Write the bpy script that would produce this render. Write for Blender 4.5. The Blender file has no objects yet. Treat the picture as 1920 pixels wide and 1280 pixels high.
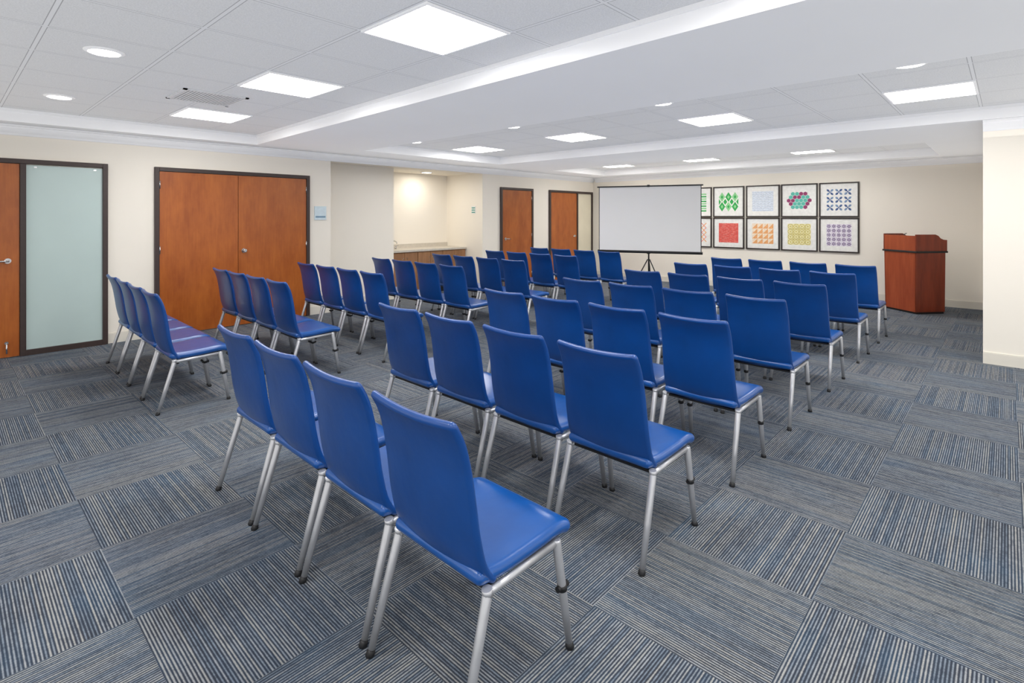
import bpy, math, random
from mathutils import Vector, Matrix
random.seed(4)
scene = bpy.context.scene
COL = scene.collection

# ------------------------------------------------------------------ materials
def new_mat(name):
    m = bpy.data.materials.new(name); m.use_nodes = True
    nt = m.node_tree
    b = nt.nodes["Principled BSDF"]
    return m, nt, b

def srgb(r, g, b):
    def f(c):
        c /= 255.0
        return c/12.92 if c <= 0.04045 else ((c+0.055)/1.055)**2.4
    return (f(r), f(g), f(b), 1.0)

def L(nt, a, b): nt.links.new(a, b)

def mth(nt, op, a, b=None, c=None, clamp=False):
    n = nt.nodes.new("ShaderNodeMath"); n.operation = op; n.use_clamp = clamp
    for i, v in enumerate((a, b, c)):
        if v is None: continue
        if isinstance(v, (int, float)): n.inputs[i].default_value = v
        else: L(nt, v, n.inputs[i])
    return n.outputs[0]

def comb(nt, x, y, z):
    n = nt.nodes.new("ShaderNodeCombineXYZ")
    for i, v in enumerate((x, y, z)):
        if isinstance(v, (int, float)): n.inputs[i].default_value = v
        else: L(nt, v, n.inputs[i])
    return n.outputs[0]

def noise(nt, vec, scale=1.0, detail=2.0, rough=0.5):
    n = nt.nodes.new("ShaderNodeTexNoise")
    n.inputs["Scale"].default_value = scale; n.inputs["Detail"].default_value = detail
    n.inputs["Roughness"].default_value = rough
    L(nt, vec, n.inputs["Vector"])
    return n.outputs["Fac"]

def ramp(nt, fac, stops):
    n = nt.nodes.new("ShaderNodeValToRGB")
    cr = n.color_ramp
    while len(cr.elements) < len(stops): cr.elements.new(0.5)
    for e, (p, c) in zip(cr.elements, stops):
        e.position = p; e.color = c
    L(nt, fac, n.inputs[0])
    return n.outputs[0]

def mixc(nt, fac, a, b, mode='MIX'):
    n = nt.nodes.new("ShaderNodeMix"); n.data_type = 'RGBA'; n.blend_type = mode
    if isinstance(fac, (int, float)): n.inputs[0].default_value = fac
    else: L(nt, fac, n.inputs[0])
    for i, v in ((6, a), (7, b)):
        if isinstance(v, tuple): n.inputs[i].default_value = v
        else: L(nt, v, n.inputs[i])
    return n.outputs[2]

def bump(nt, b, h, strength=0.2, dist=0.01):
    n = nt.nodes.new("ShaderNodeBump")
    n.inputs["Strength"].default_value = strength; n.inputs["Distance"].default_value = dist
    L(nt, h, n.inputs["Height"]); L(nt, n.outputs[0], b.inputs["Normal"])

def pos(nt):
    g = nt.nodes.new("ShaderNodeNewGeometry")
    s = nt.nodes.new("ShaderNodeSeparateXYZ"); L(nt, g.outputs["Position"], s.inputs[0])
    return g.outputs["Position"], s.outputs[0], s.outputs[1], s.outputs[2]

def objc(nt):
    g = nt.nodes.new("ShaderNodeTexCoord")
    s = nt.nodes.new("ShaderNodeSeparateXYZ"); L(nt, g.outputs["Object"], s.inputs[0])
    return g.outputs["Object"], s.outputs[0], s.outputs[1], s.outputs[2]

def plain(name, col, rough=0.5, metal=0.0, var=0.06, nscale=20, bmp=0.0, coat=0.0, bdist=0.004):
    m, nt, b = new_mat(name)
    p = objc(nt)[0]
    n = noise(nt, p, nscale, 3)
    d = tuple(max(0, c*(1-var)) for c in col[:3])+(1,)
    e = tuple(min(1, c*(1+var)) for c in col[:3])+(1,)
    L(nt, ramp(nt, n, [(0.3, d), (0.7, e)]), b.inputs["Base Color"])
    b.inputs["Roughness"].default_value = rough
    b.inputs["Metallic"].default_value = metal
    if coat:
        b.inputs["Coat Weight"].default_value = coat; b.inputs["Coat Roughness"].default_value = 0.25
    if bmp: bump(nt, b, n, bmp, bdist)
    return m

def emis(name, col, strength):
    m, nt, b = new_mat(name)
    b.inputs["Base Color"].default_value = (0.9, 0.9, 0.9, 1)
    b.inputs["Emission Color"].default_value = col
    b.inputs["Emission Strength"].default_value = strength
    return m

def wood(name, dark, light, sx=6, sz=0.6, rough=0.35, seed=0.0, blotch=0.0):
    m, nt, b = new_mat(name)
    _, x, y, z = pos(nt)
    v = comb(nt, mth(nt, 'MULTIPLY', x, sx), mth(nt, 'MULTIPLY', y, sx), mth(nt, 'MULTIPLY_ADD', z, sz, seed))
    n1 = noise(nt, v, 1.6, 5, 0.6)
    v2 = comb(nt, mth(nt, 'MULTIPLY', x, 60), mth(nt, 'MULTIPLY', y, 60), mth(nt, 'MULTIPLY', z, 4))
    n2 = noise(nt, v2, 1, 2)
    f = mth(nt, 'ADD', mth(nt, 'MULTIPLY', n1, 0.8-blotch), mth(nt, 'MULTIPLY', n2, 0.2))
    if blotch:
        v3 = comb(nt, mth(nt, 'MULTIPLY', x, 9), mth(nt, 'MULTIPLY', y, 9), mth(nt, 'MULTIPLY', z, 5))
        f = mth(nt, 'ADD', f, mth(nt, 'MULTIPLY', noise(nt, v3, 1, 4, .6), blotch))
    L(nt, ramp(nt, f, [(0.34, dark), (0.66, light)]), b.inputs["Base Color"])
    b.inputs["Roughness"].default_value = rough
    return m

def carpet_mat():
    m, nt, b = new_mat("carpet_tiles")
    _, x, y, z = pos(nt)
    T = 0.61
    fx = mth(nt, 'DIVIDE', mth(nt, 'SUBTRACT', x, 0.5), T)
    fy = mth(nt, 'DIVIDE', mth(nt, 'SUBTRACT', y, 3.0), T)
    cx = mth(nt, 'FLOOR', fx); cy = mth(nt, 'FLOOR', fy)
    chk = mth(nt, 'FLOORED_MODULO', mth(nt, 'ADD', cx, cy), 2.0)
    s = mth(nt, 'MULTIPLY_ADD', chk, mth(nt, 'SUBTRACT', y, x), x)
    t = mth(nt, 'MULTIPLY_ADD', chk, mth(nt, 'SUBTRACT', x, y), y)
    wn = nt.nodes.new("ShaderNodeTexWhiteNoise"); wn.noise_dimensions = '3D'
    L(nt, comb(nt, cx, cy, 3.3), wn.inputs["Vector"])
    rnd = wn.outputs["Value"]
    off = mth(nt, 'MULTIPLY', rnd, 37.0)
    PIT = 0.0107
    row = mth(nt, 'FLOOR', mth(nt, 'DIVIDE', s, PIT))
    wn2 = nt.nodes.new("ShaderNodeTexWhiteNoise"); wn2.noise_dimensions = '3D'
    L(nt, comb(nt, row, off, 0.7), wn2.inputs["Vector"])
    rr = wn2.outputs["Value"]
    ph = mth(nt, 'FRACT', mth(nt, 'DIVIDE', s, PIT))
    tri = mth(nt, 'SUBTRACT', 1.0, mth(nt, 'MULTIPLY', mth(nt, 'ABSOLUTE', mth(nt, 'SUBTRACT', ph, 0.5)), 2.0))
    prof = mth(nt, 'POWER', tri, 1.2)
    seg = noise(nt, comb(nt, mth(nt, 'MULTIPLY', row, 3.17), mth(nt, 'MULTIPLY', t, 17.0), off), 1.0, 3.0, 0.65)
    dash = noise(nt, comb(nt, mth(nt, 'MULTIPLY', row, 5.31), mth(nt, 'MULTIPLY', t, 120.0), off), 1.0, 1.0)
    fib = noise(nt, comb(nt, mth(nt, 'MULTIPLY', s, 300), mth(nt, 'MULTIPLY', t, 200), 0), 1.0, 2)
    a = mth(nt, 'MULTIPLY', rr, 0.22)
    a = mth(nt, 'ADD', a, mth(nt, 'MULTIPLY', seg, 1.15))
    a = mth(nt, 'ADD', a, mth(nt, 'MULTIPLY', dash, 0.5))
    slow = noise(nt, comb(nt, mth(nt, 'MULTIPLY', s, 4), mth(nt, 'MULTIPLY', t, 2.5), off), 1.0, 2)
    a = mth(nt, 'ADD', a, mth(nt, 'MULTIPLY', slow, 0.30))
    line = mth(nt, 'MULTIPLY', a, mth(nt, 'MULTIPLY_ADD', prof, 0.80, 0.20))
    hue = noise(nt, comb(nt, mth(nt, 'MULTIPLY', s, 4), mth(nt, 'MULTIPLY', t, 3), mth(nt, 'ADD', off, 9.0)), 1.0, 2)
    darkc = ramp(nt, hue, [(0.35, srgb(54, 58, 67)), (0.55, srgb(54, 63, 76)), (0.75, srgb(50, 69, 88))])
    lightc = ramp(nt, rr, [(0.1, srgb(124, 134, 145)), (0.5, srgb(150, 154, 158)), (0.9, srgb(158, 158, 155))])
    fac = ramp(nt, line, [(0.40, (0, 0, 0, 1)), (1.0, (1, 1, 1, 1))])
    c = mixc(nt, fac, darkc, lightc)
    c = mixc(nt, 1.0, c, ramp(nt, fib, [(0.3, (.8, .8, .8, 1)), (.7, (1.14, 1.14, 1.14, 1))]), 'MULTIPLY')
    tint = ramp(nt, rnd, [(0.0, (0.93, 0.95, 0.98, 1)), (1.0, (1.04, 1.03, 1.02, 1))])
    c = mixc(nt, 1.0, c, tint, 'MULTIPLY')
    L(nt, c, b.inputs["Base Color"])
    b.inputs["Roughness"].default_value = 0.95
    b.inputs["Specular IOR Level"].default_value = 0.1
    bump(nt, b, line, 0.4, 0.003)
    return m

def tile_mat(name, ox, oy, p=0.643):
    m, nt, b = new_mat(name)
    P, x, y, z = pos(nt)
    fx = mth(nt, 'FRACT', mth(nt, 'ADD', mth(nt, 'DIVIDE', mth(nt, 'SUBTRACT', x, ox), p), 100.5))
    fy = mth(nt, 'FRACT', mth(nt, 'ADD', mth(nt, 'DIVIDE', mth(nt, 'SUBTRACT', y, oy), p), 100.5))
    ex = mth(nt, 'ABSOLUTE', mth(nt, 'SUBTRACT', fx, 0.5))
    ey = mth(nt, 'ABSOLUTE', mth(nt, 'SUBTRACT', fy, 0.5))
    e = mth(nt, 'MAXIMUM', ex, ey)
    bar = mth(nt, 'GREATER_THAN', e, 0.484)
    edge = mth(nt, 'MULTIPLY', mth(nt, 'GREATER_THAN', e, 0.477), mth(nt, 'SUBTRACT', 1.0, bar))
    n = noise(nt, P, 120, 3)
    base = ramp(nt, n, [(0.3, srgb(210, 211, 213)), (0.7, srgb(226, 227, 228))])
    c = mixc(nt, bar, base, srgb(224, 225, 227))
    c = mixc(nt, edge, c, srgb(164, 165, 168))
    L(nt, c, b.inputs["Base Color"])
    b.inputs["Roughness"].default_value = 0.9
    return m

def paint(name, col, bm=0.05):
    m, nt, b = new_mat(name)
    P, x, y, z = pos(nt)
    n = noise(nt, P, 180, 3)
    n2 = noise(nt, P, 1.2, 2)
    d = tuple(c*0.98 for c in col[:3])+(1,)
    L(nt, ramp(nt, n2, [(0.3, d), (0.7, col)]), b.inputs["Base Color"])
    b.inputs["Roughness"].default_value = 0.75
    bump(nt, b, n, bm, 0.002)
    return m

M_wall = paint("wall_cream_paint", srgb(248, 241, 228))
M_ceil = paint("ceiling_white_paint", srgb(228, 229, 231), 0.02)
M_trim = paint("trim_white_paint", srgb(246, 246, 247), 0.02)
M_base = paint("baseboard_paint", srgb(230, 224, 211), 0.02)
M_carpet = carpet_mat()
M_t1 = tile_mat("ceiling_tiles_a", 2.03, 2.50)
M_t2 = tile_mat("ceiling_tiles_b", 6.05, 2.45)
M_t3 = tile_mat("ceiling_tiles_c", 10.0, 2.45)
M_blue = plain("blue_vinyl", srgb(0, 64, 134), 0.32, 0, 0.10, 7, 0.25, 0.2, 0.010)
M_blue_lit = plain("blue_vinyl_seat_lit", srgb(10, 76, 148), 0.28, 0, 0.10, 7, 0.25, 0.3, 0.010)  # lighter copy of the vinyl, light caught by the seats put into the colour
M_black = plain("black_plastic", srgb(22, 22, 24), 0.5)
M_silver = plain("silver_painted_steel", srgb(192, 193, 196), 0.32, 0.6, 0.04)
M_chrome = plain("brushed_chrome", srgb(205, 205, 205), 0.22, 1.0, 0.03)
M_door = wood("door_cherry_veneer", srgb(148, 72, 20), srgb(186, 104, 40), 3, 0.9, 0.3, 0.0, 0.25)
M_frame = plain("dark_brown_frame", srgb(62, 48, 44), 0.45)
M_frost = plain("frosted_glass", srgb(192, 210, 206), 0.3, 0, 0.03, 1.5)
M_cream_glass = plain("sidelight_glass", srgb(232, 224, 200), 0.2, 0, 0.05, 2)
M_cab = wood("cabinet_oak", srgb(136, 94, 60), srgb(174, 128, 90), 4, 0.7, 0.45, 3.0)
M_counter = plain("laminate_counter", srgb(208, 200, 186), 0.35)
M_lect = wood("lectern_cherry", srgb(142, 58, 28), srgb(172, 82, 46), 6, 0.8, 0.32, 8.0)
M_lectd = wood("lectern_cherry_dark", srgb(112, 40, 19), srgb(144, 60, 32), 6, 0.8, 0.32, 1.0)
M_light = emis("light_panel_glow", (1.0, 0.985, 0.965, 1), 18.5)
M_can = emis("downlight_glow", (1.0, 0.97, 0.93, 1), 14.0)
M_screen = plain("screen_fabric", srgb(250, 249, 247), 0.8, 0, 0.005, 3)
M_mount = plain("white_mat_board", srgb(240, 239, 234), 0.6)
M_vent = plain("vent_metal", srgb(212, 213, 215), 0.6)
M_ventd = plain("vent_dark_gap", srgb(178, 180, 183), 0.7)
M_artframe = plain("espresso_wood_frame", srgb(48, 38, 34), 0.4)
M_signblue = plain("sign_light_blue", srgb(212, 228, 234), 0.4)
M_signdark = plain("sign_slate_blue", srgb(120, 154, 176), 0.4)
M_teal = plain("sign_teal", srgb(60, 150, 140), 0.4)

# ------------------------------------------------------------------ mesh builder
class MB:
    def __init__(s): s.v = []; s.f = []; s.m = []; s.mats = []; s.sm = []
    def mi(s, mat):
        if mat not in s.mats: s.mats.append(mat)
        return s.mats.index(mat)
    def face(s, pts, mat, smooth=False):
        o = len(s.v); s.v += [tuple(p) for p in pts]
        s.f.append(tuple(range(o, o+len(pts)))); s.m.append(s.mi(mat)); s.sm.append(smooth)
    def box(s, x0, x1, y0, y1, z0, z1, mat, M=None):
        o = len(s.v)
        p = [(x0,y0,z0),(x1,y0,z0),(x1,y1,z0),(x0,y1,z0),(x0,y0,z1),(x1,y0,z1),(x1,y1,z1),(x0,y1,z1)]
        if M is not None: p = [tuple(M @ Vector(q)) for q in p]
        s.v += p
        for q in ((0,3,2,1),(4,5,6,7),(0,1,5,4),(1,2,6,5),(2,3,7,6),(3,0,4,7)):
            s.f.append(tuple(o+i for i in q)); s.m.append(s.mi(mat)); s.sm.append(False)
    def prism(s, poly, vec, mat):
        o = len(s.v); n = len(poly); vec = Vector(vec)
        s.v += [tuple(p) for p in poly] + [tuple(Vector(p)+vec) for p in poly]
        mi = s.mi(mat)
        s.f.append(tuple(o+i for i in range(n))[::-1]); s.m.append(mi); s.sm.append(False)
        s.f.append(tuple(o+n+i for i in range(n))); s.m.append(mi); s.sm.append(False)
        for i in range(n):
            j = (i+1) % n
            s.f.append((o+i, o+j, o+n+j, o+n+i)); s.m.append(mi); s.sm.append(False)
    def tube(s, pts, rad, mat, seg=12, cap=True):
        pts = [Vector(p) for p in pts]
        if isinstance(rad, (int, float)): rad = [rad]*len(pts)
        o = len(s.v); mi = s.mi(mat)
        ref = None
        for i, p in enumerate(pts):
            if i == 0: d = pts[1]-pts[0]
            elif i == len(pts)-1: d = pts[-1]-pts[-2]
            else: d = (pts[i+1]-pts[i]).normalized() + (pts[i]-pts[i-1]).normalized()
            d.normalize()
            if ref is None:
                ref = Vector((0,0,1)) if abs(d.z) < 0.9 else Vector((1,0,0))
            a = d.cross(ref).normalized(); b = d.cross(a).normalized()
            for k in range(seg):
                t = 2*math.pi*k/seg
                s.v.append(tuple(p + (a*math.cos(t)+b*math.sin(t))*rad[i]))
        for i in range(len(pts)-1):
            for k in range(seg):
                k2 = (k+1) % seg
                s.f.append((o+i*seg+k, o+i*seg+k2, o+(i+1)*seg+k2, o+(i+1)*seg+k)); s.m.append(mi); s.sm.append(True)
        if cap:
            s.f.append(tuple(o+k for k in range(seg))[::-1]); s.m.append(mi); s.sm.append(False)
            s.f.append(tuple(o+(len(pts)-1)*seg+k for k in range(seg))); s.m.append(mi); s.sm.append(False)
    def obj(s, name, parent=None, kind=None, label=None, category=None, bevel=0, group=None, loc=None):
        me = bpy.data.meshes.new(name)
        me.from_pydata(s.v, [], s.f)
        for m in s.mats: me.materials.append(m)
        me.polygons.foreach_set("material_index", s.m)
        me.polygons.foreach_set("use_smooth", s.sm)
        me.update()
        import bmesh
        bm = bmesh.new(); bm.from_mesh(me)
        bmesh.ops.recalc_face_normals(bm, faces=bm.faces)
        bm.to_mesh(me); bm.free()
        ob = bpy.data.objects.new(name, me); COL.objects.link(ob)
        if bevel:
            md = ob.modifiers.new("bevel", 'BEVEL'); md.width = bevel; md.segments = 2; md.limit_method = 'ANGLE'
        if parent: ob.parent = parent
        if kind: ob["kind"] = kind
        if label: ob["label"] = label
        if category: ob["category"] = category
        if group: ob["group"] = group
        if loc: ob.location = loc
        return ob

def empty(name, loc, rz=0, **kw):
    e = bpy.data.objects.new(name, None); COL.objects.link(e)
    e.empty_display_size = 0.1
    e.location = loc; e.rotation_euler = (0, 0, rz)
    for k, v in kw.items(): e[k] = v
    return e

# ------------------------------------------------------------------ room
YW, XB, ZS, ZT = 7.80, 11.45, 2.48, 2.61
b = MB(); b.box(-3, XB+0.15, -3, 9.1, -0.1, 0, M_carpet)
b.obj("floor", kind="structure", label="striped grey and blue carpet tiles laid quarter-turned", category="floor")

b = MB()
b.box(-3, 4.20, YW, 9.1, 0, ZT+.1, M_wall)
b.box(4.20, 5.65, 8.20, 9.1, 0, ZT+.1, M_wall)
b.box(5.65, 7.51, 8.915, 9.1, 0, ZT+.1, M_wall)
b.box(7.51, XB, YW, 9.1, 0, ZT+.1, M_wall)
b.box(4.20, 7.51, YW, 9.1, 2.38, ZT+.1, M_wall)
b.obj("wall_left", kind="structure", label="cream painted wall with doors and an alcove", category="wall")
b = MB(); b.box(XB, XB+.15, -3, 9.1, 0, ZT+.1, M_wall)
b.obj("wall_back", kind="structure", label="cream painted wall behind the framed prints", category="wall")
b = MB(); b.box(7.30, XB, -3, 0.188, 0, ZS, M_wall)
b.obj("wall_right", kind="structure", label="cream painted wall projecting into the room", category="wall")

T1 = [(-2.3, -2.4), (2.55, -2.4), (2.96, 7.5), (-2.3, 7.5)]
def rq(x0, x1, y0, y1): return [(x0, y0), (x1, y0), (x1, y1), (x0, y1)]
T2 = rq(4.3, 7.2, -2.4, 7.0); T3 = rq(8.9, 10.9, 0.8, 7.1)
b = MB()
def cpiece(poly): b.prism([(x, y, ZS) for x, y in poly], (0, 0, ZT-ZS), M_ceil)
cpiece(rq(-3, -2.3, -3, YW)); cpiece(rq(-2.3, 4.3, -3, -2.4)); cpiece(rq(-2.3, 4.3, 7.5, YW))
cpiece([(2.55, -2.4), (4.3, -2.4), (4.3, 7.5), (2.96, 7.5)])
rects = [(4.3, 7.2, -2.4, 7.0), (8.9, 10.9, 0.8, 7.1)]
xs = [4.3, 7.2, 8.9, 10.9, XB]; ys = [-3, -2.4, .8, 7.0, 7.1, YW]
for i in range(len(xs)-1):
    for j in range(len(ys)-1):
        mx, my = (xs[i]+xs[i+1])/2, (ys[j]+ys[j+1])/2
        if any(t[0] < mx < t[1] and t[2] < my < t[3] for t in rects): continue
        cpiece(rq(xs[i], xs[i+1], ys[j], ys[j+1]))
b.box(-2.35, 3.0, -2.45, 7.55, ZT, ZT+.05, M_t1)
b.box(4.28, 7.22, -2.42, 7.02, ZT, ZT+.05, M_t2)
b.box(8.88, 10.92, .78, 7.12, ZT, ZT+.05, M_t3)
b.obj("ceiling", kind="structure", label="white ceiling with recessed acoustic tile trays", category="ceiling")
tn = 1
for t in (T1, T2, T3):
    b = MB()
    for w, z0, z1 in ((.004, ZS, ZT-.03), (.018, ZT-.03, ZT)):
        for i in range(4):
            p = Vector(t[i]); q = Vector(t[(i+1) % 4]); d = (q-p).normalized(); n = Vector((-d.y, d.x))*w
            e0 = p+d*w*(0 if i % 2 == 0 else 1); e1 = q-d*w*(0 if i % 2 == 0 else 1)
            b.prism([(e0.x, e0.y, z0), (e1.x, e1.y, z0), (e1.x+n.x, e1.y+n.y, z0), (e0.x+n.x, e0.y+n.y, z0)], (0, 0, z1-z0), M_trim)
    b.obj("trim_%d" % tn, kind="structure", label="white fascia moulding inside the ceiling tray", category="trim"); tn += 1

def crown(p0, p1, n):
    global tn
    prof = [(0,2.37),(.012,2.37),(.018,2.39),(.035,2.415),(.052,2.445),(.055,2.46),(.068,2.463),(.068,2.48),(0,2.48)]
    p0 = Vector(p0); p1 = Vector(p1); n = Vector(n)
    b = MB()
    b.prism([(p0.x+n.x*d, p0.y+n.y*d, z) for d, z in prof], (p1.x-p0.x, p1.y-p0.y, 0), M_trim)
    b.obj("trim_%d" % tn, kind="structure", label="white crown moulding", category="trim"); tn += 1
crown((-3, YW), (XB-.001, YW), (0, -1))
crown((XB, 0.19), (XB, YW-.07), (-1, 0))
crown((7.30, -3), (7.30, 0.188), (-1, 0))

def baseb(segs, name):
    b = MB()
    for (x0, x1, y0, y1) in segs:
        b.box(x0, x1, y0, y1, 0, 0.11, M_base)
        b.box(x0 if x1-x0 > y1-y0 else x0+.004, x1, y0+(.004 if x1-x0 > y1-y0 else 0), y1, 0.11, 0.12, M_base)
    b.obj(name, kind="structure", label="cream baseboard along the wall", category="baseboard")
baseb([(-3, -.4, YW-.014, YW), (1.36, 1.83, YW-.014, YW), (3.84, 4.2, YW-.014, YW), (4.2, 5.65, 8.186, 8.2),
       (7.51, 8.0, YW-.014, YW), (9.06, 9.62, YW-.014, YW)], "baseboard_left")
baseb([(XB-.014, XB, 0.19, YW-.02)], "baseboard_back")
baseb([(7.286, 7.30, -3, 0.188)], "baseboard_right")

# ------------------------------------------------------------------ doors
def lever(parent, x, z, sgn, y=YW-.03):
    b = MB()
    b.tube([(x, y, z), (x, y-.012, z)], 0.028, M_chrome, 20)
    b.tube([(x, y-.012, z), (x, y-.055, z)], 0.010, M_chrome, 12)
    b.tube([(x-.008*sgn, y-.052, z), (x+.05*sgn, y-.055, z), (x+.12*sgn, y-.050, z-.004)], [.011, .010, .008], M_chrome, 12)
    b.obj("lever_handle", parent, label="chrome lever handle")

def knob(parent, x, z, y=YW-.03):
    b = MB()
    b.tube([(x, y, z), (x, y-.01, z)], 0.030, M_chrome, 20)
    b.tube([(x, y-.01, z), (x, y-.035, z), (x, y-.045, z), (x, y-.06, z), (x, y-.068, z)], [.012, .012, .026, .027, .018], M_chrome, 18)
    b.obj("door_knob", parent, label="chrome door knob")

def hinges(parent, x, y=YW-.03):
    for z in (0.25, 1.08, 1.90):
        b = MB(); b.tube([(x, y-.006, z-.05), (x, y-.006, z+.05)], 0.007, M_chrome, 10)
        b.obj("hinge", parent, label="steel hinge")

def door(n, x0, x1, mull=None, label=""):
    H = 2.12; fw = 0.05; d = 0.045
    b = MB()
    b.box(x0, x0+fw, YW-d, YW, 0, H, M_frame); b.box(x1-fw, x1, YW-d, YW, 0, H, M_frame)
    b.box(x0+fw, x1-fw, YW-d, YW, H-fw, H, M_frame)
    for m in (mull or []): b.box(m-.025, m+.025, YW-d, YW, 0, H-fw, M_frame)
    return b.obj("door_%d" % n, kind="structure", label=label, category="door", bevel=.004)

def leaf(parent, x0, x1):
    b = MB(); b.box(x0+.003, x1-.003, YW-.03, YW-.002, 0.008, 2.066, M_door)
    return b.obj("door_leaf", parent, bevel=.002, label="cherry veneer door leaf")

d = door(1, -.38, 1.36, [0.62], "cherry wood door with a frosted glass sidelight in a dark frame")
lf = leaf(d, -.33, .595); lever(lf, .50, 1.03, -1)
b = MB(); b.box(.645, 1.31, YW-.018, YW-.006, .06, 2.06, M_frost); g = b.obj("frosted_glass", d)
b = MB(); b.box(.645, 1.31, YW-.044, YW-.001, 0, .06, M_frame); b.obj("bottom_rail", d)
for cx_ in (.72, 1.24):
    b = MB(); b.box(cx_-.013, cx_+.013, YW-.026, YW-.018, 2.03, 2.045, M_chrome); b.obj("glass_clip", g)
b = MB(); b.tube([(.49, YW-.03, .16), (.49, YW-.045, .16)], .016, M_chrome, 14); b.tube([(.49, YW-.045, .16), (.49, YW-.06, .05)], .008, M_chrome, 10)
b.obj("kick_stop", lf, label="small steel kick-down door stop")
d = door(2, 1.83, 3.84, None, "double cherry wood doors in a dark frame")
l1 = leaf(d, 1.88, 2.815); l2 = leaf(d, 2.815, 3.79)
knob(l2, 2.885, 1.03); hinges(l1, 1.885); hinges(l2, 3.785)
d = door(3, 8.01, 9.05, None, "single cherry wood door in a dark frame")
lf = leaf(d, 8.06, 9.0); lever(lf, 8.15, 1.03, 1); hinges(lf, 8.995)
d = door(4, 9.63, 11.38, [10.72], "cherry wood door beside a narrow glass sidelight")
lf = leaf(d, 9.68, 10.695); lever(lf, 10.60, 1.03, -1)
b = MB(); b.box(10.745, 11.33, YW-.016, YW-.004, .06, 2.06, M_cream_glass); b.obj("sidelight_glass", d)
b = MB(); b.box(10.745, 11.33, YW-.044, YW-.001, 0, .06, M_frame); b.obj("bottom_rail", d)

# ------------------------------------------------------------------ wall signs
b = MB(); b.box(3.93, 4.12, YW-.012, YW, 1.45, 1.66, M_signblue)
s = b.obj("room_sign", label="small pale blue room sign beside the double doors", category="sign")
b = MB(); b.box(3.945, 4.105, YW-.015, YW-.012, 1.485, 1.510, M_signdark); b.obj("sign_band", s)
b = MB(); b.box(7.50, 7.51, 8.00, 8.12, 1.56, 1.72, M_mount)
s = b.obj("wall_notice", label="small white and teal notice on the alcove wall", category="sign")
b = MB()
for k in range(3): b.box(7.496, 7.50, 8.01, 8.11, 1.58+k*.045, 1.60+k*.045, M_teal)
b.obj("notice_stripes", s)

# ------------------------------------------------------------------ alcove cabinets
x0c, x1c = 5.66, 7.50
nC = 3; w = (x1c-x0c)/nC
for k in range(nC):
    a = x0c+k*w
    b = MB(); b.box(a+.001, a+w-.001, 8.32, 8.91, 0.09, 0.83, M_cab); b.box(a+.001, a+w-.001, 8.37, 8.91, 0, .09, M_black)
    c = b.obj("base_cabinet", label="light oak base cabinet under the alcove counter", category="cabinet", group="base cabinets in the alcove")
    for q in range(2):
        s0 = a+.004+q*(w/2-.002)
        b = MB(); b.box(s0, s0+w/2-.008, 8.30, 8.32, .1, .82, M_cab)
        dd = b.obj("cabinet_door", c, bevel=.003)
        hx = s0+(w/2-.05 if q == 0 else .04)
        b = MB(); b.tube([(hx, 8.30, .72), (hx, 8.28, .72), (hx, 8.28, .62), (hx, 8.30, .62)], .005, M_chrome, 8); b.obj("cabinet_handle", dd, label="steel bar handle")
b = MB(); b.box(x0c-.005, x1c+.005, 8.27, 8.912, .83, .87, M_counter); b.obj("countertop", label="pale laminate countertop in the alcove", category="countertop", bevel=.003)
b = MB(); b.box(x0c-.005, x1c+.005, 8.89, 8.912, .87, .95, M_counter); b.obj("trim_%d" % tn, kind="structure", label="pale laminate backsplash strip", category="trim"); tn += 1
b = MB()
b.tube([(5.95, 8.70, .87), (5.95, 8.70, .90)], [.03, .022], M_chrome, 16)
b.tube([(5.95, 8.70, .88), (5.95, 8.70, .98), (5.95, 8.68, 1.02), (5.95, 8.62, 1.035), (5.95, 8.55, 1.02), (5.95, 8.53, .99)], .012, M_chrome, 12)
fa = b.obj("faucet", label="chrome gooseneck faucet on the alcove counter", category="faucet")
for sx in (-.09, .09):
    b = MB(); b.tube([(5.95+sx, 8.70, .87), (5.95+sx, 8.70, .93)], [.02, .014], M_chrome, 12); b.tube([(5.95+sx, 8.70, .925), (5.95+sx*1.6, 8.69, .935)], .007, M_chrome, 8)
    b.obj("tap_handle", fa)

# ------------------------------------------------------------------ ceiling fixtures
def panel(x, y):
    s = 0.30
    b = MB()
    z1 = ZT; z0 = ZT-.012; o = s+.016
    b.box(x-o, x+o, y-o, y-s, z0, z1, M_trim); b.box(x-o, x+o, y+s, y+o, z0, z1, M_trim)
    b.box(x-o, x-s, y-s, y+s, z0, z1, M_trim); b.box(x+s, x+o, y-s, y+s, z0, z1, M_trim)
    r = b.obj("ceiling_light_panel", label="square white flat light panel set in the tiled ceiling", category="ceiling light", group="square ceiling light panels")
    b = MB(); b.box(x-s, x+s, y-s, y+s, ZT-.008, ZT-.001, M_light); b.obj("diffuser", r, label="glowing white diffuser")
def can(x, y, z=ZT):
    b = MB(); n = 32; R = .115; r_ = .090
    for k in range(n):
        a0 = 2*math.pi*k/n; a1 = 2*math.pi*(k+1)/n
        c0, s0, c1, s1 = math.cos(a0), math.sin(a0), math.cos(a1), math.sin(a1)
        b.face([(x+R*c0, y+R*s0, z-.004), (x+R*c1, y+R*s1, z-.004), (x+r_*c1, y+r_*s1, z-.012), (x+r_*c0, y+r_*s0, z-.012)], M_trim, True)
        b.face([(x+R*c0, y+R*s0, z), (x+R*c1, y+R*s1, z), (x+R*c1, y+R*s1, z-.004), (x+R*c0, y+R*s0, z-.004)], M_trim, True)
    r = b.obj("recessed_downlight", label="round recessed downlight with a white ring", category="ceiling light", group="round recessed downlights")
    b = MB(); b.tube([(x, y, z-.001), (x, y, z-.009)], r_, M_can, 32); b.obj("lamp_lens", r, label="glowing round lens")
for y in (-1.36, .57, 2.51, 4.44, 6.38): panel(2.03, y)
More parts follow.
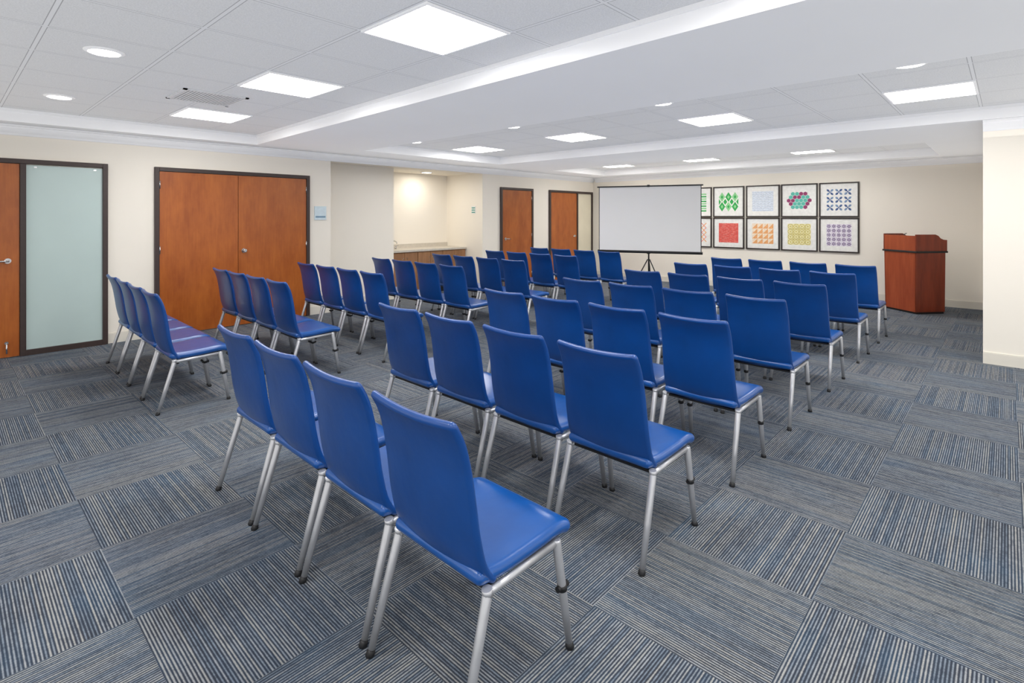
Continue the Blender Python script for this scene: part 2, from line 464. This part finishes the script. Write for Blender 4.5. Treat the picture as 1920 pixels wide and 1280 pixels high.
for y in (-1.36, .57, 2.51): panel(-.54, y)  # extra column of panels added out of view for more light
for y in (-1.44, .51, 2.45, 4.41, 6.38): panel(6.05, y)
for y in (2.44, 4.39, 6.25): panel(10.0, y)
for y in (.57, 2.51, 4.45, 6.42): can(.76, y)
for y in (-1.44, .52, 2.47, 4.46, 6.43): can(4.80, y)
can(6.6, 8.45, 2.38)

b = MB(); vx, vy = 1.71, 5.47; s = .27
b.box(vx-s, vx+s, vy-s, vy-s+.03, ZT-.010, ZT, M_vent); b.box(vx-s, vx+s, vy+s-.03, vy+s, ZT-.010, ZT, M_vent)
b.box(vx-s, vx-s+.03, vy-s, vy+s, ZT-.010, ZT, M_vent); b.box(vx+s-.03, vx+s, vy-s, vy+s, ZT-.010, ZT, M_vent)
b.box(vx-s+.03, vx+s-.03, vy-s+.03, vy+s-.03, ZT-.002, ZT, M_ventd)
v = b.obj("ceiling_vent", label="square white slatted return air vent in the tiles", category="vent")
b = MB()
for k in range(18):
    xx = vx-s+.045+k*(2*s-.09)/17
    b.box(xx-.008, xx+.008, vy-s+.03, vy+s-.03, ZT-.007, ZT-.0045, M_vent)
b.obj("louvers", v)

# ------------------------------------------------------------------ framed prints
def frame_print(yc, zc, pat, label):
    h = .325; bw = .024; X = XB
    root = MB()
    root.box(X-.03, X+.002, yc-h, yc+h, zc-h, zc-h+bw, M_artframe); root.box(X-.03, X+.002, yc-h, yc+h, zc+h-bw, zc+h, M_artframe)
    root.box(X-.03, X+.002, yc-h, yc-h+bw, zc-h+bw, zc+h-bw, M_artframe); root.box(X-.03, X+.002, yc+h-bw, yc+h, zc-h+bw, zc+h-bw, M_artframe)
    r = root.obj("framed_print", label=label, category="framed picture", group="grid of framed prints on the wall")
    b = MB(); b.box(X-.016, X-.001, yc-h+bw, yc+h-bw, zc-h+bw, zc+h-bw, M_mount); b.obj("mat_board", r, label="white mat board")
    b = MB()
    b.face([(X-.0163, yc-u, zc+v) for u, v in rect(-S-.002, -S-.002, S+.002, S+.002)], M_mount)
    for poly, mat, lay in pat:
        b.face([(X-.0165-.0006*lay, yc-u, zc+v) for u, v in poly], mat)
    b.obj("print", r)

def am(name, r, g, bl): return plain("print_ink_"+name, srgb(r, g, bl), 0.7, 0, 0.12, 30)
G1 = am("green", 52, 170, 82); G2 = am("light_green", 150, 212, 150); LB = am("pale_blue", 188, 203, 222); LB2 = am("pale_blue_ground", 228, 233, 240)
TE = am("teal", 95, 190, 172); MA = am("maroon", 150, 60, 105); NB = am("navy", 70, 95, 140); NB2 = am("slate", 120, 145, 178)
OR = am("orange", 238, 172, 112); OR2 = am("pale_orange", 250, 226, 200); RD = am("red", 222, 92, 82); RD2 = am("rose", 238, 160, 148)
YE = am("mustard", 206, 190, 104); YE2 = am("pale_mustard", 234, 226, 176); PU = am("purple", 132, 112, 150); PU2 = am("lilac", 232, 226, 234)
S = .205
def rect(a, b_, c, d_): return [(a, b_), (c, b_), (c, d_), (a, d_)]
def diamond(cx, cy, w, h): return [(cx-w, cy), (cx, cy-h), (cx+w, cy), (cx, cy+h)]
def hexa(cx, cy, r): return [(cx+r*math.cos(math.pi/2+k*math.pi/3), cy+r*math.sin(math.pi/2+k*math.pi/3)) for k in range(6)]
def bar(x0, y0, x1, y1, w):
    d = Vector((x1-x0, y1-y0)).normalized(); n = Vector((-d.y, d.x))*w/2
    return [(x0+n.x, y0+n.y), (x0-n.x, y0-n.y), (x1-n.x, y1-n.y), (x1+n.x, y1+n.y)]
def petal(cx, cy, a, l, w):
    ca, sa = math.cos(a), math.sin(a)
    pts = [(0.1*l, 0), (.4*l, w/2), (.75*l, w/2), (l, 0), (.75*l, -w/2), (.4*l, -w/2)]
    return [(cx+p*ca-q*sa, cy+p*sa+q*ca) for p, q in pts]
def ring(cx, cy, r, t, n=16):
    out = []
    for k in range(n):
        a0 = 2*math.pi*k/n; a1 = 2*math.pi*(k+1)/n
        out.append([(cx+r*math.cos(a0), cy+r*math.sin(a0)), (cx+r*math.cos(a1), cy+r*math.sin(a1)),
                    (cx+(r-t)*math.cos(a1), cy+(r-t)*math.sin(a1)), (cx+(r-t)*math.cos(a0), cy+(r-t)*math.sin(a0))])
    return out
p_stripe = [(rect(-S, -S+k*.052, S, -S+k*.052+.03), G2 if k % 2 else G1, 0) for k in range(8)]
p_green = []
dw, dh = 2*S/3, S
for i in range(3):
    for j in range(2):
        p_green.append((diamond(-S+dw*(i+.5), -S+dh*(j+.5), dw/2, dh/2), G1 if (i+j) % 2 == 0 else G2, 0))
        p_green.append((diamond(-S+dw*(i+.5), -S+dh*(j+.5), dw/5, dh/5), G2 if (i+j) % 2 == 0 else G1, 1))
for i in range(1, 3): p_green.append((diamond(-S+dw*i, 0, dw/3.2, dh/3.2), G1, 0))
for sx in (-1, 1): p_green.append(([(sx*S, -dh/3), (sx*S, dh/3), (sx*(S-dw/3), 0)], G1, 0))
p_wave = [(rect(-S, -S, S, S), LB2, 0)]
for j in range(11):
    for i in range(12):
        x = -S+i*S/6; y = -S+.012+j*.036
        p_wave.append((bar(x, y+(0 if i % 2 else .018), x+S/6, y+(.018 if i % 2 else 0), .010), LB, 1))
p_hex = []
for j, n in zip(range(-2, 3), (4, 5, 6, 5, 4)):
    for i in range(n):
        cx = (i-(n-1)/2)*.074; cy = j*.065
        p_hex.append((hexa(cx, cy, .040), MA if (i*2+j*3) % 5 in (0, 2) else TE, 0))
p_x = []
for i in range(3):
    for j in range(3):
        for a in range(4): p_x.append((petal((i-1)*.145, (j-1)*.145, math.pi/4+a*math.pi/2, .078, .036), NB if (a+i) % 2 else NB2, a))
        p_x.append((diamond((i-1)*.145, (j-1)*.145, .014, .014), NB, 5))
p_lat = []
for k in range(-3, 4):
    x = k*.1
    for (x0, y0, x1, y1) in ((x-S, -S, x+S, S), (x-S, S, x+S, -S)):
        sx = 1 if y1 > y0 else -1
        a, c = max(-S, x0), min(S, x1)
        if c-a < .02: continue
        p_lat.append((bar(a, y0+sx*(a-x0), c, y0+sx*(c-x0), .018), RD2 if k % 2 else OR, 1 if sx > 0 else 2))
p_red = [(rect(-S, -S, S, S), RD, 0)]
for k in range(26):
    yy = -S+.008+k*.0155
    x = -S+random.random()*.08
    while x < S-.05:
        l = .02+random.random()*.07; x2 = min(S-.01, x+l)
        p_red.append((rect(x, yy, x2, yy+.002+random.random()*.004), RD2, 1)); x = x2+.02+random.random()*.06
p_tri = [(rect(-S, -S, S, S), OR2, 0)]
q = 2*S/4
for i in range(4):
    for j in range(4):
        x = -S+i*q; y = -S+j*q
        p_tri.append(([(x, y), (x+q, y), (x+q, y+q)], OR, 1))
p_ring = [(rect(-S, -S, S, S), YE2, 0)]
for i in range(4):
    for j in range(4):
        for pl in ring(-S+.0513+i*.1025, -S+.0513+j*.1025, .050, .013): p_ring.append((pl, YE, 1))
        p_ring.append((diamond(-S+.0513+i*.1025, -S+.0513+j*.1025, .018, .018), YE, 1))
for i in range(3):
    for j in range(3): p_ring.append((diamond(-S+.1025*(i+1), -S+.1025*(j+1), .022, .022), YE, 1))
p_flow = [(rect(-S, -S, S, S), PU2, 0)]
for i in range(5):
    for j in range(5):
        ox = -S+.041+i*.082; oy = -S+.041+j*.082
        for a in range(6): p_flow.append((petal(ox, oy, a*math.pi/3+(math.pi/6 if (i+j) % 2 else 0), .040, .017), PU, 1))
yc = [5.035, 4.35, 3.66, 2.985, 2.31]
tops = [(p_stripe, "framed print of green stripes"), (p_green, "framed print of green diamonds"), (p_wave, "framed print of pale blue zigzags"), (p_hex, "framed print of teal and maroon hexagons"), (p_x, "framed print of navy petal crosses")]
bots = [(p_lat, "framed print of orange lattice lines"), (p_red, "framed print of a solid red block"), (p_tri, "framed print of orange triangles"), (p_ring, "framed print of mustard rings"), (p_flow, "framed print of purple flowers")]
for i in range(5):
    frame_print(yc[i], 1.815, tops[i][0], tops[i][1]+" in a dark frame")
    frame_print(yc[i], 1.155, bots[i][0], bots[i][1]+" in a dark frame")

# ------------------------------------------------------------------ projection screen on a tripod
pl = Vector((8.50, 5.66)); pr = Vector((9.12, 3.94))
c = (pl+pr)/2; dirv = (pr-pl); W = dirv.length/2
ang = math.atan2(dirv.y, dirv.x)
R = empty("projection_screen", (c.x, c.y, 0), ang, label="white portable projection screen on a black tripod", category="projection screen")
b = MB(); b.box(-W+.006, W-.006, -.003, .003, .87, 2.05, M_screen)
for (x0_, x1_, z0_, z1_) in ((-W, -W+.012, .86, 2.06), (W-.012, W, .86, 2.06)): b.box(x0_, x1_, -.004, .004, z0_, z1_, M_black)
b.obj("screen_fabric", R, label="white screen fabric with black edges")
b = MB(); b.box(-W-.03, W+.03, -.014, .014, 2.045, 2.068, M_black); b.obj("top_bar", R)
b = MB(); b.tube([(-W-.02, 0, .855), (W+.02, 0, .855)], .024, M_black, 14); b.obj("roller_case", R)
b = MB(); b.tube([(0, .045, .20), (0, .045, 2.08)], .013, M_black, 12); b.box(-.02, .02, -.014, .06, 2.04, 2.08, M_black); b.box(-.025, .025, .0, .07, .82, .90, M_black); b.obj("pole", R)
for k in range(3):
    a = math.pi/2+k*2*math.pi/3
    b = MB(); b.tube([(0+.02*math.cos(a), .045+.02*math.sin(a), .72), (.42*math.cos(a), .045+.42*math.sin(a), .012)], .010, M_black, 10)
    b.tube([(.015*math.cos(a), .045+.015*math.sin(a), .30), (.22*math.cos(a), .045+.22*math.sin(a), .36)], .006, M_black, 8)
    b.obj("tripod_leg", R)

# ------------------------------------------------------------------ lectern
ang = math.atan2(.65, -.76)
fx_, fy_ = math.cos(ang), math.sin(ang)
mid = Vector((10.19, 1.03))
Wd, Dp = .62, .53
lx = Vector((fx_, fy_)); ly = Vector((-fy_, fx_))
cc = mid - lx*(Dp/2) - ly*(Wd/2)
R = empty("lectern", (cc.x, cc.y, 0), ang, label="reddish cherry lectern with a dark ledge near the back wall", category="lectern")
h, w2 = Dp/2, Wd/2
b = MB(); b.box(-h+.03, h-.03, -w2+.03, w2-.03, 0, .03, M_black); b.obj("plinth", R)
b = MB()
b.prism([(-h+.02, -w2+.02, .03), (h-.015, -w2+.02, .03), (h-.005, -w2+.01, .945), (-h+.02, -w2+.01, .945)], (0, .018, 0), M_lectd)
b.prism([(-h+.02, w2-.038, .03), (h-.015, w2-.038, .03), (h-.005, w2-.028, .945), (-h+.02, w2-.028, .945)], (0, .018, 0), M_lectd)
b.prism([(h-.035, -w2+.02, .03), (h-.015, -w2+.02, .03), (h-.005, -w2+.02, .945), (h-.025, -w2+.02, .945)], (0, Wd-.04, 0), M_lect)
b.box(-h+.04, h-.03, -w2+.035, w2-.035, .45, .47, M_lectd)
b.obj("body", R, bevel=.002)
b = MB(); b.box(-h-.005, h+.014, -w2-.012, w2+.012, .942, .970, M_black); b.obj("ledge", R, label="dark ledge band", bevel=.006)
b = MB()
side = [(-h, .970), (h, .970), (h, 1.225), (-h+.20, 1.225), (-h+.15, 1.205), (-h+.11, 1.165), (-h+.06, 1.145), (-h, 1.14)]
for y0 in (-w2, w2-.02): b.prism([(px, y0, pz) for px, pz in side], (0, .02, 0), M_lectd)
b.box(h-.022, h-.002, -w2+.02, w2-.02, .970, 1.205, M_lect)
b.obj("hood", R, bevel=.002)
b = MB(); b.prism([(-h+.01, -w2+.022, 1.02), (h-.025, -w2+.022, 1.13), (h-.025, -w2+.022, 1.15), (-h+.01, -w2+.022, 1.04)], (0, Wd-.044, 0), M_lectd); b.obj("reading_shelf", R)
b = MB(); b.tube([(.12, -.04, 1.09), (.12, -.04, 1.17), (.14, -.04, 1.22), (.10, -.04, 1.235)], .006, M_black, 8); b.obj("microphone_stem", R)

# ------------------------------------------------------------------ chair
def loft(stations, mat, n=20, bow=0.0):
    b = MB(); mi = b.mi(mat); rings = []
    for (x, z, nx, nz, hw, ht) in stations:
        r = min(ht, hw)*0.98
        pts = []
        q = n//4
        for (sy, sn, a0) in ((1, 1, 0), (-1, 1, math.pi/2), (-1, -1, math.pi), (1, -1, 1.5*math.pi)):
            for k in range(q+1):
                a = a0+k*(math.pi/2)/q
                pts.append((sy*(hw-r)+r*math.cos(a), sn*(ht-r)+r*math.sin(a)))
        full = []
        for i, (yy, tt) in enumerate(pts):
            full.append((yy, tt))
            if i in (q, 3*q+2):
                y2, t2 = pts[(i+1) % len(pts)]
                for f in range(1, 8): full.append((yy+(y2-yy)*f/8, tt+(t2-tt)*f/8))
        o = len(b.v)
        for yy, tt in full:
            bw = bow*((yy/0.23)**2)
            b.v.append((x+nx*(tt+bw), yy, z+nz*(tt+bw)))
        rings.append((o, len(full)))
    for (o, m), (o2, _) in zip(rings[:-1], rings[1:]):
        for k in range(m):
            k2 = (k+1) % m
            b.f.append((o+k, o+k2, o2+k2, o2+k)); b.m.append(mi); b.sm.append(True)
    for o, m in (rings[0], rings[-1]):
        b.f.append(tuple(o+k for k in range(m))); b.m.append(mi); b.sm.append(True)
    return b

def catmull(P, n):
    out = []
    for i in range(len(P)-1):
        p0 = P[max(i-1, 0)]; p1 = P[i]; p2 = P[i+1]; p3 = P[min(i+2, len(P)-1)]
        for k in range(n):
            t = k/n
            out.append(tuple(0.5*((2*p1[j])+(-p0[j]+p2[j])*t+(2*p0[j]-5*p1[j]+4*p2[j]-p3[j])*t*t+(-p0[j]+3*p1[j]-3*p2[j]+p3[j])*t**3) for j in range(2)))
    out.append(P[-1]); return out

def slab(P, hwf, ht, mat, r0, r1, bow=0, flip=1, n=5):
    C = catmull(P, n)
    cum = [0]
    for a, c_ in zip(C[:-1], C[1:]): cum.append(cum[-1]+math.hypot(c_[0]-a[0], c_[1]-a[1]))
    Ltot = cum[-1]
    def at(s):
        for i in range(len(C)-1):
            if cum[i+1] >= s:
                t = (s-cum[i])/max(1e-9, cum[i+1]-cum[i]); break
        a, c_ = C[i], C[i+1]
        a2 = C[max(i-1, 0)]; c2 = C[min(i+2, len(C)-1)]
        tx, tz = c2[0]-a2[0], c2[1]-a2[1]; l = math.hypot(tx, tz)
        return a[0]+(c_[0]-a[0])*t, a[1]+(c_[1]-a[1])*t, tx/l, tz/l
    ss = set()
    for r, e in ((r0, 0), (r1, 1)):
        for k in range(9):
            dd = r*(1-math.cos(k/8*math.pi/2)); ss.add(round(dd if e == 0 else Ltot-dd, 6))
    for k in range(1, 20):
        v = Ltot*k/20
        if r0 < v < Ltot-r1: ss.add(round(v, 6))
    for e in (0, 1):
        for k in range(1, 5):
            dd = ht*(1-math.cos(k/4*math.pi/2)); ss.add(round(dd if e == 0 else Ltot-dd, 6))
    st = []
    for s in sorted(ss):
        s = min(max(s, 0), Ltot)
        x, z, tx, tz = at(s)
        hw = hwf(s/Ltot)
        d0, d1 = s, Ltot-s
        if d0 < r0: hw -= r0-math.sqrt(max(0, r0*r0-(r0-d0)**2))
        if d1 < r1: hw -= r1-math.sqrt(max(0, r1*r1-(r1-d1)**2))
        h_ = ht
        dm = min(d0, d1)
        if dm < ht: h_ = max(0.12*ht, math.sqrt(max(0, ht*ht-(ht-dm)**2)))
        st.append((x, z, -tz*flip, tx*flip, hw, h_))
    return loft(st, mat, 16, bow)

R0 = empty("stacking_chair", (0, 0, 0), 0)
seatP = [(.085, .426), (.13, .419), (.20, .416), (.30, .420), (.40, .427), (.46, .428), (.50, .416), (.518, .398)]
o = slab(seatP, lambda t: .222+.012*min(1, t*1.5), .024, M_blue_lit, .02, .032).obj("seat", R0, label="blue vinyl seat pad")
backP = [(.150, .382), (.116, .410), (.088, .465), (.066, .56), (.052, .66), (.038, .75), (.018, .83), (-.008, .885), (-.022, .902)]
o2 = slab(backP, lambda t: .227-.012*t, .0135, M_blue, .02, .018, bow=.018, flip=-1).obj("backrest", R0, label="blue vinyl backrest")
b = MB(); b.box(.15, .46, -.19, .19, .386, .402, M_black); b.box(.125, .17, -.210, .210, .372, .384, M_black)
b.obj("seat_base", R0, label="black seat underside")
for sy in (-1, 1):
    b = MB(); b.tube([(.108, sy*.222, .378), (.20, sy*.222, .380), (.44, sy*.224, .390)], .0125, M_silver, 12); b.obj("side_rail", R0, label="silver tubular side rail")
for fx, tx_, tz_ in ((0.0, .115, .385), (.50, .438, .395)):
    for sy in (-1, 1):
        b = MB()
        top = Vector((tx_, sy*.226, tz_)); ft = Vector((fx, sy*.236, .0))
        p1 = top.lerp(ft, .95)
        b.tube([top+Vector((0, 0, .006)), top, top.lerp(ft, .5), p1], [.013, .0158, .0148, .0120], M_silver, 14)
        leg = b.obj("leg", R0, label="silver tubular leg")
        b = MB(); b.tube([top.lerp(ft, .945), top.lerp(ft, .968), (ft.x, ft.y, .004), (ft.x, ft.y, 0)], [.0128, .0150, .0160, .014], M_black, 12)
        b.obj("glide", leg, label="black plastic glide")
        b = MB()
        if fx > .1:
            q = top.lerp(ft, .42)
            b.tube([top.lerp(ft, .40), top.lerp(ft, .45)], .0172, M_black, 12)
            b.tube([(q.x, q.y, q.z), (q.x+.026, q.y, q.z)], [.009, .012], M_black, 10)
            b.tube([(q.x-.026, q.y, q.z), (q.x, q.y, q.z)], [.010, .009], M_black, 10)
            b.obj("ganging_clamp", leg, label="black linking clamp")
        else:
            b.tube([top+Vector((-.004, 0, .012)), top+Vector((.0, 0, -.012))], .0165, M_silver, 12)
            b.obj("leg_collar", leg, label="silver joint collar")

def tree(ob):
    return [(c_, tree(c_)) for c_ in ob.children]
T = tree(R0)
def copy_tree(src_list, parent):
    for c_, sub in src_list:
        n_ = c_.copy(); COL.objects.link(n_); n_.parent = parent
        copy_tree(sub, n_)
rx = [1.0, 2.01, 3.01, 4.07, 5.20, 6.41, 7.58]
lx_ = [1.13, 2.12, 3.12, 4.22, 5.32, 6.50, 7.70]
first = True
for block, (X0, yb, pitch) in enumerate(((rx, 1.36, .526), (lx_, 4.94, .522))):
    for r, xr in enumerate(X0):
        for i in range(4):
            if first: ch = R0; first = False
            else:
                ch = R0.copy(); COL.objects.link(ch); copy_tree(T, ch)
            ch.location = (xr+.014*i, yb+pitch*i, 0)
            ch.rotation_euler = (0, 0, math.radians(-1.0+random.uniform(-.25, .25)))
            ch["category"] = "chair"; ch["group"] = "rows of blue chairs facing the screen"
            end = (i == 0 or i == 3)
            ch["label"] = ("blue vinyl chair with silver legs at the end of a row" if end else "blue vinyl chair with silver legs linked between two others")

# ------------------------------------------------------------------ lights, world, camera
def ceiling_fill(x0, x1, y0, y1, z, rad):  # added unseen area light facing up to brighten the ceiling, not a room fixture
    ld = bpy.data.lights.new("added_ceiling_fill", 'AREA'); ld.shape = 'RECTANGLE'
    ld.size = x1-x0; ld.size_y = y1-y0; ld.energy = rad*math.pi*(x1-x0)*(y1-y0); ld.color = (1.0, 0.99, 0.975)
    o = bpy.data.objects.new("added_ceiling_fill", ld); COL.objects.link(o)
    o.location = ((x0+x1)/2, (y0+y1)/2, z); o.rotation_euler = (math.pi, 0, 0)
ceiling_fill(-2.9, 11.3, -2.9, 7.65, 2.30, 0.35)
ld = bpy.data.lights.new("alcove_downlight", 'AREA'); ld.shape = 'DISK'; ld.size = .16; ld.energy = 5.5; ld.color = (1.0, .94, .84)
o = bpy.data.objects.new("alcove_downlight", ld); COL.objects.link(o); o.location = (6.6, 8.45, 2.36)

wd = bpy.data.worlds.new("world"); scene.world = wd; wd.use_nodes = True
bg = wd.node_tree.nodes["Background"]; bg.inputs[0].default_value = (1.0, 0.99, 0.98, 1); bg.inputs[1].default_value = 1.0

cam = bpy.data.cameras.new("camera"); co = bpy.data.objects.new("camera", cam); COL.objects.link(co)
cam.sensor_width = 36; cam.lens = 36*1000/1920
cam.shift_y = -(640-406)/1920
co.location = (0, 0, 1.5)
co.rotation_euler = (math.pi/2, 0, -math.atan2(.7323, .681))
scene.camera = co
scene.view_settings.view_transform = 'Standard'
scene.view_settings.look = 'None'
scene.view_settings.exposure = 0.25
scene.view_settings.gamma = 1.0
